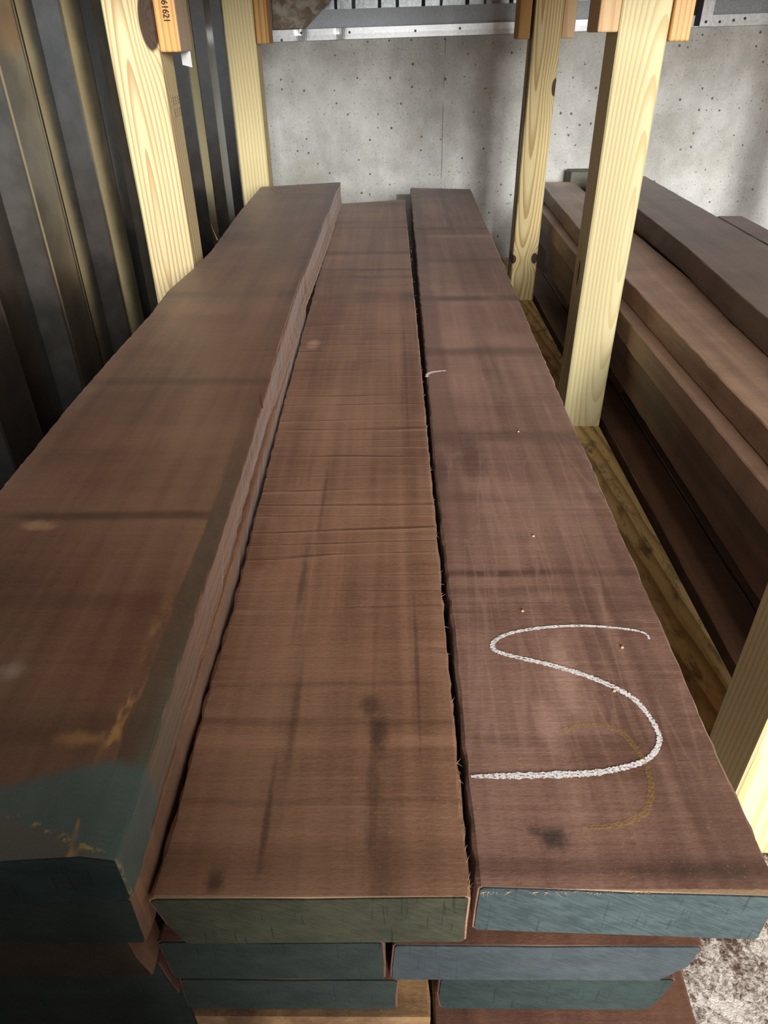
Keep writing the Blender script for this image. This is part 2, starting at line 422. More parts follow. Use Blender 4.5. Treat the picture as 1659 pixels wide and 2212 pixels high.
def chalk(name, col, lo, hi, k):
    n = NT(name)
    nz = n.noise(n.vec((420, 700, 420)), 1, 2, 0.8)
    n.fin(col, 0.9, 0, 0.1)
    tr = n.t.nodes.new('ShaderNodeBsdfTransparent')
    mx = n.t.nodes.new('ShaderNodeMixShader')
    n.put(mx.inputs[0], n.mul(n.step(nz, lo, hi), k))
    n.t.links.new(tr.outputs[0], mx.inputs[1])
    n.t.links.new(n.b.outputs[0], mx.inputs[2])
    n.t.links.new(mx.outputs[0], n.out.inputs[0])
    return n.mat
M['chalk'] = chalk('white_chalk', lin(250, 246, 246), 0.32, 0.54, 0.96)
M['crayon'] = chalk('yellow_crayon', lin(190, 152, 72), 0.36, 0.66, 0.42)
M['crayon2'] = chalk('yellow_crayon_far', lin(206, 180, 124), 0.25, 0.5, 0.9)


# ------------------------------------------------------------------ object helpers
def link(name, bm, mat, origin=None, parent=None, smooth=False):
    """links a bmesh built in world coordinates as ONE object with its origin at its base"""
    bmesh.ops.recalc_face_normals(bm, faces=bm.faces[:])
    me = bpy.data.meshes.new(name)
    if parent is not None:
        origin = parent.location
    elif origin is None:
        xs = [v.co.x for v in bm.verts]; ys = [v.co.y for v in bm.verts]; zs = [v.co.z for v in bm.verts]
        origin = Vector(((min(xs) + max(xs)) / 2, (min(ys) + max(ys)) / 2, min(zs)))
    origin = Vector(origin)
    for v in bm.verts:
        v.co -= origin
    if smooth:
        for f in bm.faces:
            f.smooth = True
    bm.to_mesh(me)
    bm.free()
    me.materials.append(mat)
    o = bpy.data.objects.new(name, me)
    COL.objects.link(o)
    if parent is not None:
        o.parent = parent
    else:
        o.location = origin
    return o

def tag(o, label, cat, group=None):
    o['label'] = label
    o['category'] = cat
    if group:
        o['group'] = group
    return o

def struct(name, bm, mat, label=None):
    o = link(name, bm, mat)
    o['kind'] = 'structure'
    if label:
        o['label'] = label
    return o

def box(bm, x0, x1, y0, y1, z0, z1, bev=0.0):
    vs = [bm.verts.new((x, y, z)) for x in (x0, x1) for y in (y0, y1) for z in (z0, z1)]
    fs = []
    for q in ((0, 1, 3, 2), (4, 6, 7, 5), (0, 4, 5, 1), (2, 3, 7, 6), (0, 2, 6, 4), (1, 5, 7, 3)):
        fs.append(bm.faces.new([vs[i] for i in q]))
    if bev:
        es = list({e for f in fs for e in f.edges})
        bmesh.ops.bevel(bm, geom=es, offset=bev, segments=2, profile=0.5, affect='EDGES')
    return bm

def pl(pts, t):
    if not isinstance(pts, (list, tuple)):
        return pts
    if t <= pts[0][0]:
        return pts[0][1]
    for (a, va), (b, vb) in zip(pts, pts[1:]):
        if t <= b:
            return va + (vb - va) * (t - a) / (b - a)
    return pts[-1][1]

class Noise1:
    def __init__(s, seed, step=0.012):
        s.r = random.Random(seed); s.v = {}; s.step = step
    def __call__(s, y):
        k = y / s.step; i = math.floor(k); f = k - i
        for j in (i, i + 1):
            if j not in s.v:
                s.v[j] = s.r.uniform(-1, 1)
        return s.v[i] * (1 - f) + s.v[i + 1] * f

def plank(name, mat, prof, yf, yb, seed=0, n=150, ntop=6, jit=0.0012, wave=0.0006):
    """long sawn board: prof(Y) gives the closed outline [(x, z, edge)] counter-clockwise seen from the near end;
    yf / yb give the near and far cut as functions of x. Returns the object and the near outline."""
    bm = bmesh.new()
    rings = []
    ns = [Noise1(seed * 31 + k, 0.010) for k in range(12)]
    nl = [Noise1(seed * 57 + k, 0.16) for k in range(12)]
    ts = [0, 0.0008, 0.002] + [0.002 + (k / n) ** 1.35 * 0.998 for k in range(1, n + 1)]
    for t in ts:
        Yc = yf(0) + (yb(0) - yf(0)) * t
        out = prof(Yc)
        ring = []
        for i, (x, z, e) in enumerate(out):
            if e:
                k = i % 12
                x += jit * e * ns[k](Yc) + wave * e * nl[k](Yc)
                z += jit * 0.35 * e * ns[(k + 5) % 12](Yc)
            y = yf(x) + (yb(x) - yf(x)) * t
            ring.append(bm.verts.new((x, y, z)))
        rings.append(ring)
    m = len(rings[0])
    for a, b in zip(rings, rings[1:]):
        for i in range(m):
            j = (i + 1) % m
            bm.faces.new((a[i], a[j], b[j], b[i]))
    bm.faces.new(list(reversed(rings[0])))
    bm.faces.new(rings[-1])
    front = [v.co.copy() for v in rings[0]]
    o = link(name, bm, mat)
    return o, front

def end_coat(parent, front, mat, label, inset=0.0015, name='painted_end'):
    """thin coat of end sealer over the near end, following its outline"""
    c = sum(front, Vector()) / len(front)
    bm = bmesh.new()
    A, B = [], []
    for p in front:
        d = Vector((p.x - c.x, 0, p.z - c.z))
        L = max(1e-6, d.length)
        q = p - d * (min(inset, L * 0.2) / L)
        A.append(bm.verts.new((q.x, p.y - 0.0012, q.z)))
        B.append(bm.verts.new((q.x, p.y + 0.0004, q.z)))
    m = len(A)
    for i in range(m):
        j = (i + 1) % m
        bm.faces.new((A[i], A[j], B[j], B[i]))
    bm.faces.new(A)
    o = link(name, bm, mat, parent=parent)
    o['label'] = label
    return o

def rect_prof(xl, xr, zt, zb, lslope=0.0, rslope=0.0, bev=0.0018, cup=0.0, rk=0.45):
    """lslope / rslope: how far the foot of each edge sits inside the top corner (+) or outside (-)"""
    def f(Y):
        l, r, t, b = pl(xl, Y), pl(xr, Y), pl(zt, Y), pl(zb, Y)
        ls, rs = pl(lslope, Y), pl(rslope, Y)
        out = [(l + ls + bev, b, 0.2), (r - rs - bev, b, 0.2), (r - rs, b + bev, 1), (r - rs * rk, b + (t - b) * 0.45, 1), (r, t - bev, 1)]
        for k in range(7):
            u = k / 6
            x = (r - bev) + ((l + bev) - (r - bev)) * u
            out.append((x, t - cup * (1 - (2 * u - 1) ** 2), 0.8 if k in (0, 6) else 0.0))
        out += [(l, t - bev, 1), (l + ls * 0.45, b + (t - b) * 0.45, 1), (l + ls, b + bev, 1)]
        return out
    return f

def cut(a, b, x0=0.0, x1=0.25):
    return lambda x: a + (b - a) * max(-2.5, min(2.5, (x - x0) / (x1 - x0)))

def ribbon(parent, name, pts, widths, z, mat, label, sub=22, thin=0.92):
    """a flat chalk or crayon stroke lying on a board top, Catmull-Rom through pts"""
    P = [Vector((p[0], p[1], 0)) for p in pts]
    S, W = [], []
    rj = random.Random(len(pts))
    for i in range(len(P) - 1):
        p0, p1, p2, p3 = P[max(0, i - 1)], P[i], P[i + 1], P[min(len(P) - 1, i + 2)]
        for k in range(sub):
            t = k / sub
            S.append(0.5 * ((2 * p1) + (p2 - p0) * t + (2 * p0 - 5 * p1 + 4 * p2 - p3) * t * t + (3 * p1 - p0 - 3 * p2 + p3) * t ** 3))
            W.append((widths[i] + (widths[i + 1] - widths[i]) * t) * rj.uniform(0.62, 1.08) * thin)
    S.append(P[-1]); W.append(widths[-1] * thin)
    bm = bmesh.new()
    L, Rr = [], []
    for i, p in enumerate(S):
        d = (S[min(i + 1, len(S) - 1)] - S[max(0, i - 1)])
        d.normalize()
        nn = Vector((-d.y, d.x, 0))
        zz = z(p.y) if callable(z) else z
        L.append(bm.verts.new((p.x + nn.x * W[i] / 2, p.y + nn.y * W[i] / 2, zz)))
        Rr.append(bm.verts.new((p.x - nn.x * W[i] / 2, p.y - nn.y * W[i] / 2, zz)))
    for i in range(len(S) - 1):
        bm.faces.new((L[i], Rr[i], Rr[i + 1], L[i + 1]))
    o = link(name, bm, mat, parent=parent)
    o['label'] = label
    return o

def sliver(bm, p, q, r):
    """a tiny tapering wood fibre from p to q"""
    p, q = Vector(p), Vector(q)
    d = (q - p).normalized()
    a = d.orthogonal().normalized(); b = d.cross(a)
    base = [bm.verts.new(p + (a * math.cos(k * 2.094) + b * math.sin(k * 2.094)) * r) for k in range(3)]
    tip = bm.verts.new(q)
    for k in range(3):
        bm.faces.new((base[k], base[(k + 1) % 3], tip))
    bm.faces.new(list(reversed(base)))

def fibres(parent, seed, gen, count, name='splinters'):
    r = random.Random(seed)
    bm = bmesh.new()
    for _ in range(count):
        p, q, w = gen(r)
        sliver(bm, p, q, w)
    o = link(name, bm, M['splinter'], parent=parent)
    o['kind'] = 'stuff'
    return o


# ------------------------------------------------------------------ setting
DECK = 1.27                                  # underside of the added loft deck over the bays
FZ = 0.16                                    # floor level
bm = bmesh.new()
nx, ny = 60, 60
gn = random.Random(3)
xs_ = [-6, -3, -1.2] + [-0.7 + 4.0 * i / (nx - 6) for i in range(nx - 5)] + [5, 9, 14]
ys_ = [-14, -9, -5, -2.5] + [-0.9 + 4.3 * j / (ny - 4) for j in range(ny - 3)]
grid = [[bm.verts.new((gx, gy, FZ - gn.random() * 0.004)) for gy in ys_] for gx in xs_]
nx, ny = len(xs_) - 1, len(ys_) - 1
for i in range(nx):
    for j in range(ny):
        bm.faces.new((grid[i][j], grid[i + 1][j], grid[i + 1][j + 1], grid[i][j + 1]))
struct('floor', bm, M['ground'])

# concrete base wall at the back; its top rises slightly to the right
def wtop(x): return 1.032 + 0.0186 * x
bm = bmesh.new()
vs = []
N = 40
top0, bot0, top1, bot1 = [], [], [], []
for i in range(N + 1):
    x = -0.60 + 3.6 * i / N
    top0.append(bm.verts.new((x, 3.2, wtop(x)))); bot0.append(bm.verts.new((x, 3.2, FZ - 0.02)))
    top1.append(bm.verts.new((x, 3.42, wtop(x)))); bot1.append(bm.verts.new((x, 3.42, FZ - 0.02)))
for i in range(N):
    bm.faces.new((bot0[i], bot0[i + 1], top0[i + 1], top0[i]))
    bm.faces.new((top0[i], top0[i + 1], top1[i + 1], top1[i]))
    bm.faces.new((top1[i], top1[i + 1], bot1[i + 1], bot1[i]))
bm.faces.new((bot0[0], top0[0], top1[0], bot1[0]))
bm.faces.new((bot0[N], bot1[N], top1[N], top0[N]))
struct('wall_back', bm, M['concrete'])

# corrugated siding on the left, trapezoid ribs running up
def corrug(bm, pts, z0, z1, horiz, th=0.0008, nz=1):
    for a, b in zip(pts, pts[1:]):
        (u0, d0), (u1, d1) = a, b
        if horiz == 'Y':
            q = [(d0, u0), (d1, u1)]
        else:
            q = [(u0, d0), (u1, d1)]
        v = [bm.verts.new((q[0][0], q[0][1], z0)), bm.verts.new((q[1][0], q[1][1], z0)), bm.verts.new((q[1][0], q[1][1], z1)), bm.verts.new((q[0][0], q[0][1], z1))]
        bm.faces.new(v)

per = 0.265
pts = [(-3.60, -0.560)]
for k in range(-18, 8):
    R_ = 1.385 + k * per                     # foot of the flank, rib crown, far flank
    pts += [p for p in ((R_ - 0.027, -0.560), (R_ - 0.001, -0.5305), (R_ + 0.003, -0.529), (R_ + 0.012, -0.530), (R_ + 0.092, -0.530), (R_ + 0.097, -0.5295), (R_ + 0.125, -0.560)) if -3.60 < p[0] < 3.2]
pts.append((3.2, pts[-1][1]))
bm = bmesh.new()
corrug(bm, pts, FZ, 2.4, 'Y')
bmesh.ops.remove_doubles(bm, verts=bm.verts[:], dist=1e-5)
struct('wall_left', bm, M['siding'])
# the open lap joint between two sheets, and a dark hem line
bm = bmesh.new()
box(bm, -0.5615, -0.5585, 1.2860, 1.2925, FZ, 2.4)
struct('trim_1', bm, M['black'], 'dark lap joint between two siding sheets')
bm = bmesh.new()
box(bm, -0.5605, -0.5585, 1.2825, 1.2860, FZ, 2.4)
struct('trim_2', bm, M['siding'], 'thin raised hem of a siding sheet')

# upper back wall of ribbed sheet behind a steel girt
pts = []
x = -0.62
while x < 3.0:
    pts += [(x, 3.300), (x + 0.075, 3.300), (x + 0.088, 3.272), (x + 0.142, 3.272), (x + 0.155, 3.300)]
    x += 0.165
bm = bmesh.new()
corrug(bm, pts, 1.02, 2.4, 'X')
struct('wall_back_upper', bm, M['backpanel'])
bm = bmesh.new()
for (x0, x1) in ((-0.56, 3.0),):
    vs = [bm.verts.new((x, y, z + 0.0186 * x)) for x in (x0, x1) for y, z in ((3.222, 1.070), (3.222, 1.127), (3.262, 1.127), (3.262, 1.070))]
    for q in ((0, 1, 5, 4), (1, 2, 6, 5), (2, 3, 7, 6), (3, 0, 4, 7), (0, 3, 2, 1), (4, 5, 6, 7)):
        bm.faces.new([vs[i] for i in q])
struct('trim_3', bm, M['girt'], 'grey steel girt above the concrete')
# bright base angle along the top of the concrete, dented in places
bm = bmesh.new()
r = random.Random(5)
A = []
N = 500
for i in range(N + 1):
    x = -0.444 + 3.4 * i / N
    dent = 0.004 * math.exp(-((x + 0.335) / 0.014) ** 2) + 0.003 * math.exp(-((x + 0.19) / 0.012) ** 2)
    s = 0.0186 * x
    A.append([bm.verts.new((x, 3.221, 1.071 + s)), bm.verts.new((x, 3.192 + dent, 1.0705 + s)), bm.verts.new((x, 3.1895 + dent * 1.6, 1.069 + s)),
              bm.verts.new((x, 3.1895 + dent, 1.050 + s)), bm.verts.new((x, 3.188 - dent * 0.5, 1.0335 + s)), bm.verts.new((x, 3.198, 1.0325 + s)), bm.verts.new((x, 3.198, 1.0690 + s)), bm.verts.new((x, 3.221, 1.0690 + s))])
for a, b in zip(A, A[1:]):
    for k in range(8):
        bm.faces.new((a[k], b[k], b[(k + 1) % 8], a[(k + 1) % 8]))
bm.faces.new(A[0]); bm.faces.new(list(reversed(A[-1])))
tr = struct('trim_4', bm, M['trim'], 'bright galvanised base angle')
def screw(parent, x, y, z, rad=0.0045):
    bm = bmesh.new()
    for (r0, ya, yb2) in ((rad, 0, -0.0015), (rad * 0.6, -0.0015, -0.004)):
        ring = [[bm.verts.new((x + r0 * math.cos(k * math.pi / 4), y + yy, z + r0 * math.sin(k * math.pi / 4))) for k in range(8)] for yy in (ya, yb2)]
        for k in range(8):
            bm.faces.new((ring[0][k], ring[0][(k + 1) % 8], ring[1][(k + 1) % 8], ring[1][k]))
        bm.faces.new(ring[1])
    return link('screw', bm, M['screw'], parent=parent)
for (x, z) in ((-0.41, 1.030), (-0.335, 1.052), (-0.155, 1.052), (0.09, 1.054), (0.255, 1.060), (1.30, 1.075), (1.26, 1.070), (1.21, 1.066)):
    screw(tr, x, 3.1885, z + 0.004 if x > 1 else z)
# upright strip at the right and its black gap
bm = bmesh.new()
box(bm, 1.134, 1.176, 3.176, 3.187, 1.056, 2.4, 0.001)
st = struct('trim_5', bm, M['trim'], 'upright galvanised strip at the upper right')
screw(st, 1.155, 3.176, 1.070, 0.005)
bm = bmesh.new()
box(bm, 1.117, 1.1335, 3.180, 3.1885, 1.058, 2.4)
struct('trim_6', bm, M['black'], 'dark gap beside the upright strip')
# unseen low wall behind the camera, added to shade the near plank ends
bm = bmesh.new()
box(bm, -0.52, 0.15, -0.62, -0.47, FZ - 0.02, 1.0)
struct('wall_light_blocker', bm, M['concrete'])
# roof over the bays
bm = bmesh.new()
pts = []
x = -0.62
while x < 3.0:
    pts += [(x, 0), (x + 0.12, 0), (x + 0.15, 0.03), (x + 0.22, 0.03), (x + 0.25, 0)]
    x += 0.25
for (x0, d0), (x1, d1) in zip(pts, pts[1:]):
    if abs(x1 - x0) < 1e-6:
        continue
    bm.faces.new([bm.verts.new((x0, -1.2, 2.4 + d0)), bm.verts.new((x1, -1.2, 2.4 + d1)), bm.verts.new((x1, 3.42, 2.4 + d1)), bm.verts.new((x0, 3.42, 2.4 + d0))])
struct('ceiling', bm, M['roof'])
# unseen loft deck, added to shade the upper wall and post tops
bm = bmesh.new()
box(bm, -0.529, 3.0, 0.80, 3.17, DECK, DECK + 0.05)
struct('ceiling', bm, M['cleat_t'])


# ------------------------------------------------------------------ timber frame
bm = bmesh.new(); box(bm, 0.412, 0.504, 0.612, 3.12, FZ, 0.25, 0.004)
tag(link('base_rail', bm, M['rail']), 'dirty pine base rail on the floor under the right-hand posts', 'rail')
bm = bmesh.new(); box(bm, -0.500, -0.411, 0.34, 3.12, FZ, 0.25, 0.004)
tag(link('base_rail', bm, M['rail']), 'pine base rail under the left-hand posts beside the metal siding', 'rail')
for (x0, x1, lab) in ((-0.411, 0.235, 'front'), (-0.411, 0.235, 'back')):
    ya = 0.42 if lab == 'front' else 1.95
    bm = bmesh.new(); box(bm, x0, x1, ya, ya + 0.089, FZ, 0.34, 0.003)
    tag(link('timber_bearer', bm, M['rail']), 'crosswise timber bearer under the %s of the left plank stack' % lab, 'bearer')

def post(x0, x1, y0, y1, mat, label, zb=0.25, group='square pine posts of the rack'):
    bm = bmesh.new()
    N = 24
    rows = []
    b = 0.003
    nn = [Noise1(int(abs(x0) * 1000 + y0 * 77) + k, 0.25) for k in range(2)]
    for i in range(N + 1):
        z = zb + (DECK - zb) * i / N
        dx = 0.0012 * nn[0](z); dy = 0.0012 * nn[1](z)
        P = [(x0 + b, y0), (x1 - b, y0), (x1, y0 + b), (x1, y1 - b), (x1 - b, y1), (x0 + b, y1), (x0, y1 - b), (x0, y0 + b)]
        rows.append([bm.verts.new((px + dx, py + dy, z)) for px, py in P])
    for a, c in zip(rows, rows[1:]):
        for k in range(8):
            bm.faces.new((a[k], a[(k + 1) % 8], c[(k + 1) % 8], c[k]))
    bm.faces.new(list(reversed(rows[0]))); bm.faces.new(rows[-1])
    return tag(link('timber_post', bm, mat), label, 'post', group)
p_fr = post(0.412, 0.502, 1.556, 1.645, M['post_fr'], 'widest square pine post between the two plank stacks, pale cathedral grain, whole foot visible')
p_fl = post(-0.500, -0.411, 1.500, 1.589, M['post_fl'], 'square pine post with a large dark knot beside the metal siding')
p_al = post(-0.486, -0.397, 2.500, 2.589, M['post_farl'], 'knot-free square pine post at the far left in front of the concrete wall')
p_ar = post(0.419, 0.504, 2.540, 2.629, M['post_farr'], 'farther right-hand pine post with a knot on its edge and two near its foot')
p_nr = post(0.412, 0.502, 0.522, 0.611, M['post_near'], 'nearest pine post, cut off by the right photo edge beside the chalked plank', zb=FZ)

post(1.405, 1.494, 2.540, 2.629, M['post_near'], 'pine post of the next bay beyond the right-hand planks', zb=FZ)

# faint mill stamp on the shaded side of the knotty post
bm = bmesh.new()
r = random.Random(12)
for row in range(2):
    for j in range(3):
        y0 = 1.530 + j * 0.017
        for k in range(3):
            zz = 0.952 - row * 0.020 - k * 0.005
            box(bm, -0.4108, -0.4100, y0, y0 + r.uniform(0.008, 0.013), zz, zz + 0.0022)
o = link('mill_stamp', bm, M['stamp'], parent=p_fl); o['label'] = 'faint grey ink stamp'

def cleat(x0, x1, y0, y1, z0, mat, label, chamfer=0.0):
    bm = bmesh.new()
    box(bm, x0, x1, y0, y1, z0, DECK, 0.003)
    if chamfer:
        for v in bm.verts:
            if v.co.z < z0 + 0.01 and v.co.x < (x0 + x1) / 2 and v.co.y < (y0 + y1) / 2:
                v.co.x += chamfer
    return tag(link('timber_cleat', bm, mat), label, 'cleat', 'wooden cleats fixed to the posts')
c_fl = cleat(-0.4095, -0.3715, 1.494, 1.583, 1.025, M['cleat_o'], 'orange wooden cleat stamped with dark digits on the knotty post')
cleat(-0.3955, -0.3580, 2.497, 2.585, 1.026, M['cleat_t'], 'small tan cleat on the right side of the far left post')
cleat(0.3735, 0.4110, 1.556, 1.645, 1.046, M['cleat_l'], 'pale wooden cleat on the left side of the widest right-hand post')
cleat(0.5035, 0.5410, 1.552, 1.641, 1.031, M['cleat_o'], 'orange-yellow cleat on the right side of the widest right-hand post')
cleat(0.3735, 0.4090, 2.525, 2.614, 1.029, M['cleat_t'], 'tan cleat on the left side of the farther right-hand post')
cleat(0.5050, 0.5430, 2.540, 2.629, 1.030, M['cleat_l'], 'brownish-pink cleat on the right side of the farther right-hand post')

# digits down the front of the orange cleat
def text_mesh(s, size):
    cu = bpy.data.curves.new('txt', 'FONT'); cu.body = s; cu.size = size; cu.extrude = 0.0003; cu.offset = 0.00025
    cu.space_character = 0.92
    to = bpy.data.objects.new('txt', cu); COL.objects.link(to)
    bpy.context.view_layer.update()
    me = bpy.data.meshes.new_from_object(to.evaluated_get(bpy.context.evaluated_depsgraph_get()))
    bpy.data.objects.remove(to)
    return me
me = text_mesh('661621', 0.0150)
for v in me.vertices:                        # reading direction runs down, tops of the digits to the right
    tx, ty, tz = v.co
    v.co = (-0.3935 + ty * 1.0, 1.4937 - tz, 1.1065 - tx * 0.92)
me.transform(Matrix.Translation(-c_fl.location))
me.materials.append(M['ink'])
to = bpy.data.objects.new('stamped_number', me); COL.objects.link(to); to.parent = c_fl
to['label'] = 'dark stamped number'

bm = bmesh.new()
box(bm, -0.389, -0.3712, 1.560, 1.561, 1.004, 1.025)
for v in bm.verts:
    if v.co.z < 1.01:
        v.co.z -= (v.co.x + 0.389) * 0.25
tag(link('plastic_tag', bm, M['plastic']), 'small clear plastic tag hanging below the orange stamped cleat', 'tag')

# weathered diagonal brace lying on the base angle
bm = bmesh.new()
poly = [(-0.437, 1.064), (-0.318, 1.066), (0.03, 1.36), (0.28, 1.56), (0.20, 1.66), (-0.10, 1.44), (-0.432, 1.17)]
fa = [bm.verts.new((x, 3.172, z)) for x, z in poly]; fb = [bm.verts.new((x, 3.187, z)) for x, z in poly]
for i in range(len(poly)):
    j = (i + 1) % len(poly)
    bm.faces.new((fa[i], fa[j], fb[j], fb[i]))
bm.faces.new(fa); bm.faces.new(list(reversed(fb)))
bmesh.ops.bevel(bm, geom=bm.edges[:], offset=0.0025, segments=1, affect='EDGES')
tag(link('diagonal_brace', bm, M['brace']), 'weathered greyish diagonal board above the concrete wall, top left', 'board')


# ------------------------------------------------------------------ left stack: top planks
GL = 'hardwood planks of the near stack'
RZ = [(0.24, 0.600), (0.7, 0.598), (1.2, 0.596), (2.7, 0.596)]
# middle plank
o_mid, fr = plank('hardwood_plank', M['mid'],
    rect_prof([(0.23, -0.1540), (0.30, -0.1530), (0.41, -0.1545), (0.5, -0.1525), (0.69, -0.1562), (0.87, -0.1592), (1.18, -0.1625), (1.6, -0.1655), (2.42, -0.163)],
              [(0.23, 0.0475), (0.6, 0.0475), (1.2, 0.0465), (2.0, 0.0435), (2.48, 0.0415)],
              0.600, 0.5435, lslope=[(0.23, 0.012), (0.5, 0.006)], rslope=0.0, bev=0.0022),
    cut(0.2330, 0.2350, -0.155, 0.047), cut(2.42, 2.478, -0.163, 0.041), seed=1, n=200)
tag(o_mid, 'middle plank of the top layer, ridged with crosswise saw marks, dull green end', 'plank', GL)
end_coat(o_mid, fr, M['seal_olive'], 'dull green painted end')
fibres(o_mid, 4, lambda r: ((lambda y: ((0.0468, y, 0.5990), (0.0468 + r.uniform(0.001, 0.004), y + r.uniform(-0.006, 0.006), 0.599 + r.uniform(0, 0.003)), 0.0003))(0.24 + 2.0 * r.random() ** 2.2)), 60)
# right plank
o_rt, fr = plank('hardwood_plank', M['right'],
    rect_prof([(0.24, 0.0530), (0.6, 0.0535), (0.77, 0.0520), (1.2, 0.0560), (2.0, 0.061), (2.71, 0.0655)],
              [(0.235, 0.2430), (0.39, 0.2440), (0.6, 0.2470), (0.93, 0.2505), (1.6, 0.260), (2.67, 0.2745)],
              RZ, [(a, b - 0.0535) for a, b in RZ], lslope=[(0.23, -0.001), (1, 0.0)], rslope=0.001, bev=0.0022),
    cut(0.2415, 0.2360, 0.05, 0.235), cut(2.711, 2.673, 0.065, 0.274), seed=2, n=200)
tag(o_rt, 'right plank of the top layer chalked with a large white 5, teal end', 'plank', GL)
end_coat(o_rt, fr, M['seal_teal'], 'blue-green painted end')
fibres(o_rt, 9, lambda r: ((lambda x: ((x, 0.2385, 0.5985), (x + r.uniform(-0.004, 0.004), 0.2385 - r.uniform(0.001, 0.003), 0.5985 + r.uniform(-0.002, 0.003)), 0.00022))(r.uniform(0.055, 0.23))), 70)
zr = lambda Y: pl(RZ, Y) + 0.0005
five = [(0.228, 0.4630), (0.225, 0.4715), (0.204, 0.4775), (0.169, 0.4805), (0.135, 0.4780), (0.107, 0.4715), (0.091, 0.4620), (0.0875, 0.4530), (0.0935, 0.4465),
        (0.112, 0.4395), (0.138, 0.4305), (0.163, 0.4190), (0.183, 0.4060), (0.195, 0.3940), (0.2015, 0.3780), (0.2040, 0.3620), (0.2025, 0.3530), (0.196, 0.3430), (0.185, 0.3345),
        (0.166, 0.3285), (0.145, 0.3245), (0.118, 0.3230), (0.084, 0.3220), (0.056, 0.3215)]
w5 = [.0025, .0028, .0034, .0038, .0042, .0045, .005, .0055, .0055, .0055, .006, .0062, .0062, .0060, .0052, .0048, .0048, .0048, .005, .0058, .0066, .0072, .0066, .003]
ribbon(o_rt, 'chalk_mark', five, w5, zr, M['chalk'], 'white chalk 5')
ribbon(o_rt, 'chalk_tick', [(0.054, 1.052), (0.0575, 1.066), (0.069, 1.074), (0.086, 1.078)], [.006, .007, .008, .004], zr, M['chalk'], 'small white chalk tick')
ring = [(0.127, 0.360), (0.14, 0.366), (0.159, 0.368), (0.175, 0.362), (0.183, 0.345), (0.186, 0.328), (0.183, 0.309), (0.173, 0.292), (0.152, 0.283), (0.128, 0.281)]
ribbon(o_rt, 'crayon_mark', ring, [.004, .005, .005, .006, .006, .005, .005, .006, .006, .003], zr, M['crayon'], 'faded yellow crayon loop')
bm = bmesh.new()
for (x, y) in ((0.170, 0.863), (0.200, 0.452), (0.180, 0.402), (0.150, 0.62), (0.12, 0.50)):
    box(bm, x, x + 0.0022, y, y + 0.0016, zr(y) - 0.0004, zr(y) + 0.0008)
o = link('wood_chips', bm, M['splinter'], parent=o_rt); o['kind'] = 'stuff'

# left plank with a waney bevelled right edge
def left_prof(Y):
    l = pl([(0.22, -0.398), (0.61, -0.4024), (0.86, -0.4075), (1.06, -0.4065), (1.22, -0.403), (1.36, -0.4080), (1.44, -0.401), (1.53, -0.3937), (1.65, -0.3885), (1.89, -0.3944), (2.08, -0.3993), (2.3, -0.398)], Y)
    xo = pl([(0.22, -0.1575), (0.30, -0.1570), (0.40, -0.1585), (0.60, -0.1600), (0.73, -0.1612), (0.86, -0.1635), (0.975, -0.1656), (1.09, -0.1672), (1.27, -0.1700), (1.415, -0.1705), (1.43, -0.1685), (1.58, -0.1675), (1.97, -0.1668), (2.02, -0.1640), (2.3, -0.1620), (2.4, -0.1585)], Y)
    xi = pl([(0.22, xo - 0.018), (0.55, xo - 0.020), (0.95, xo - 0.003), (3, xo - 0.003)], Y)
    dz = pl([(0.22, 0.0075), (0.25, 0.004), (0.95, 0.001)], Y)
    zt = 0.6670
    zb = pl([(0.20, 0.6194), (2.4, 0.6035)], Y)
    nose = pl([(0.21, 1.0), (0.26, 0.0)], Y)
    zt2 = zt - 0.0 * nose
    xb = pl([(0.22, -0.1578), (0.5, -0.1605), (0.65, -0.1640), (0.72, -0.1662), (0.88, -0.1684), (0.95, -0.1662), (1.09, -0.1645), (1.4, -0.1660), (1.6, -0.1610), (2.0, -0.1590), (2.4, -0.1575)], Y)
    out = [(l + 0.002, zb, 0.2), (xb - 0.002, zb, 0.2), (xb, zb + 0.002, 1), (xo - 0.0005, zb + 0.022, 0.6), (xo, zt - dz - 0.001, 0.4), (xo - 0.0018, zt - dz, 0.4), (xi, zt, 0.2)]
    for k in range(1, 6):
        out.append((xi + (l - xi) * k / 6, zt, 0))
    out += [(l + 0.003, zt, 0.6), (l, zt - 0.003, 1), (l + 0.001, zb + 0.002, 0.4)]
    return out
o_lf, fr = plank('hardwood_plank', M['left'], left_prof, cut(0.2165, 0.2230, -0.26, -0.157), cut(2.325, 2.395, -0.40, -0.159), seed=3, n=200, jit=0.0012)
tag(o_lf, 'left plank on top with a dark waney edge, green paint over its near end', 'plank', GL)
end_coat(o_lf, fr, M['seal_deep'], 'dark green painted end')
oval = [(-0.359, 2.279), (-0.343, 2.308), (-0.30, 2.306), (-0.249, 2.273), (-0.227, 2.229), (-0.262, 2.202), (-0.317, 2.219), (-0.350, 2.262)]
ribbon(o_lf, 'crayon_mark', oval, [.008] * 8, 0.6676, M['crayon2'], 'faint yellow crayon oval')

def simple(xl, xr, zt, zb, yfa, yba, mat, coat, clab, label, seed, ls=0.0, rs=0.0, n=60, group=GL, jit=0.0012, rk=0.45):
    o, fr = plank('hardwood_plank', mat, rect_prof(xl, xr, zt, zb, ls, rs, rk=rk), yfa if callable(yfa) else (lambda x: yfa), lambda x: yba, seed=seed, n=n, jit=jit)
    tag(o, label, 'plank', group)
    if coat is not None:
        end_coat(o, fr, coat, clab)
    return o
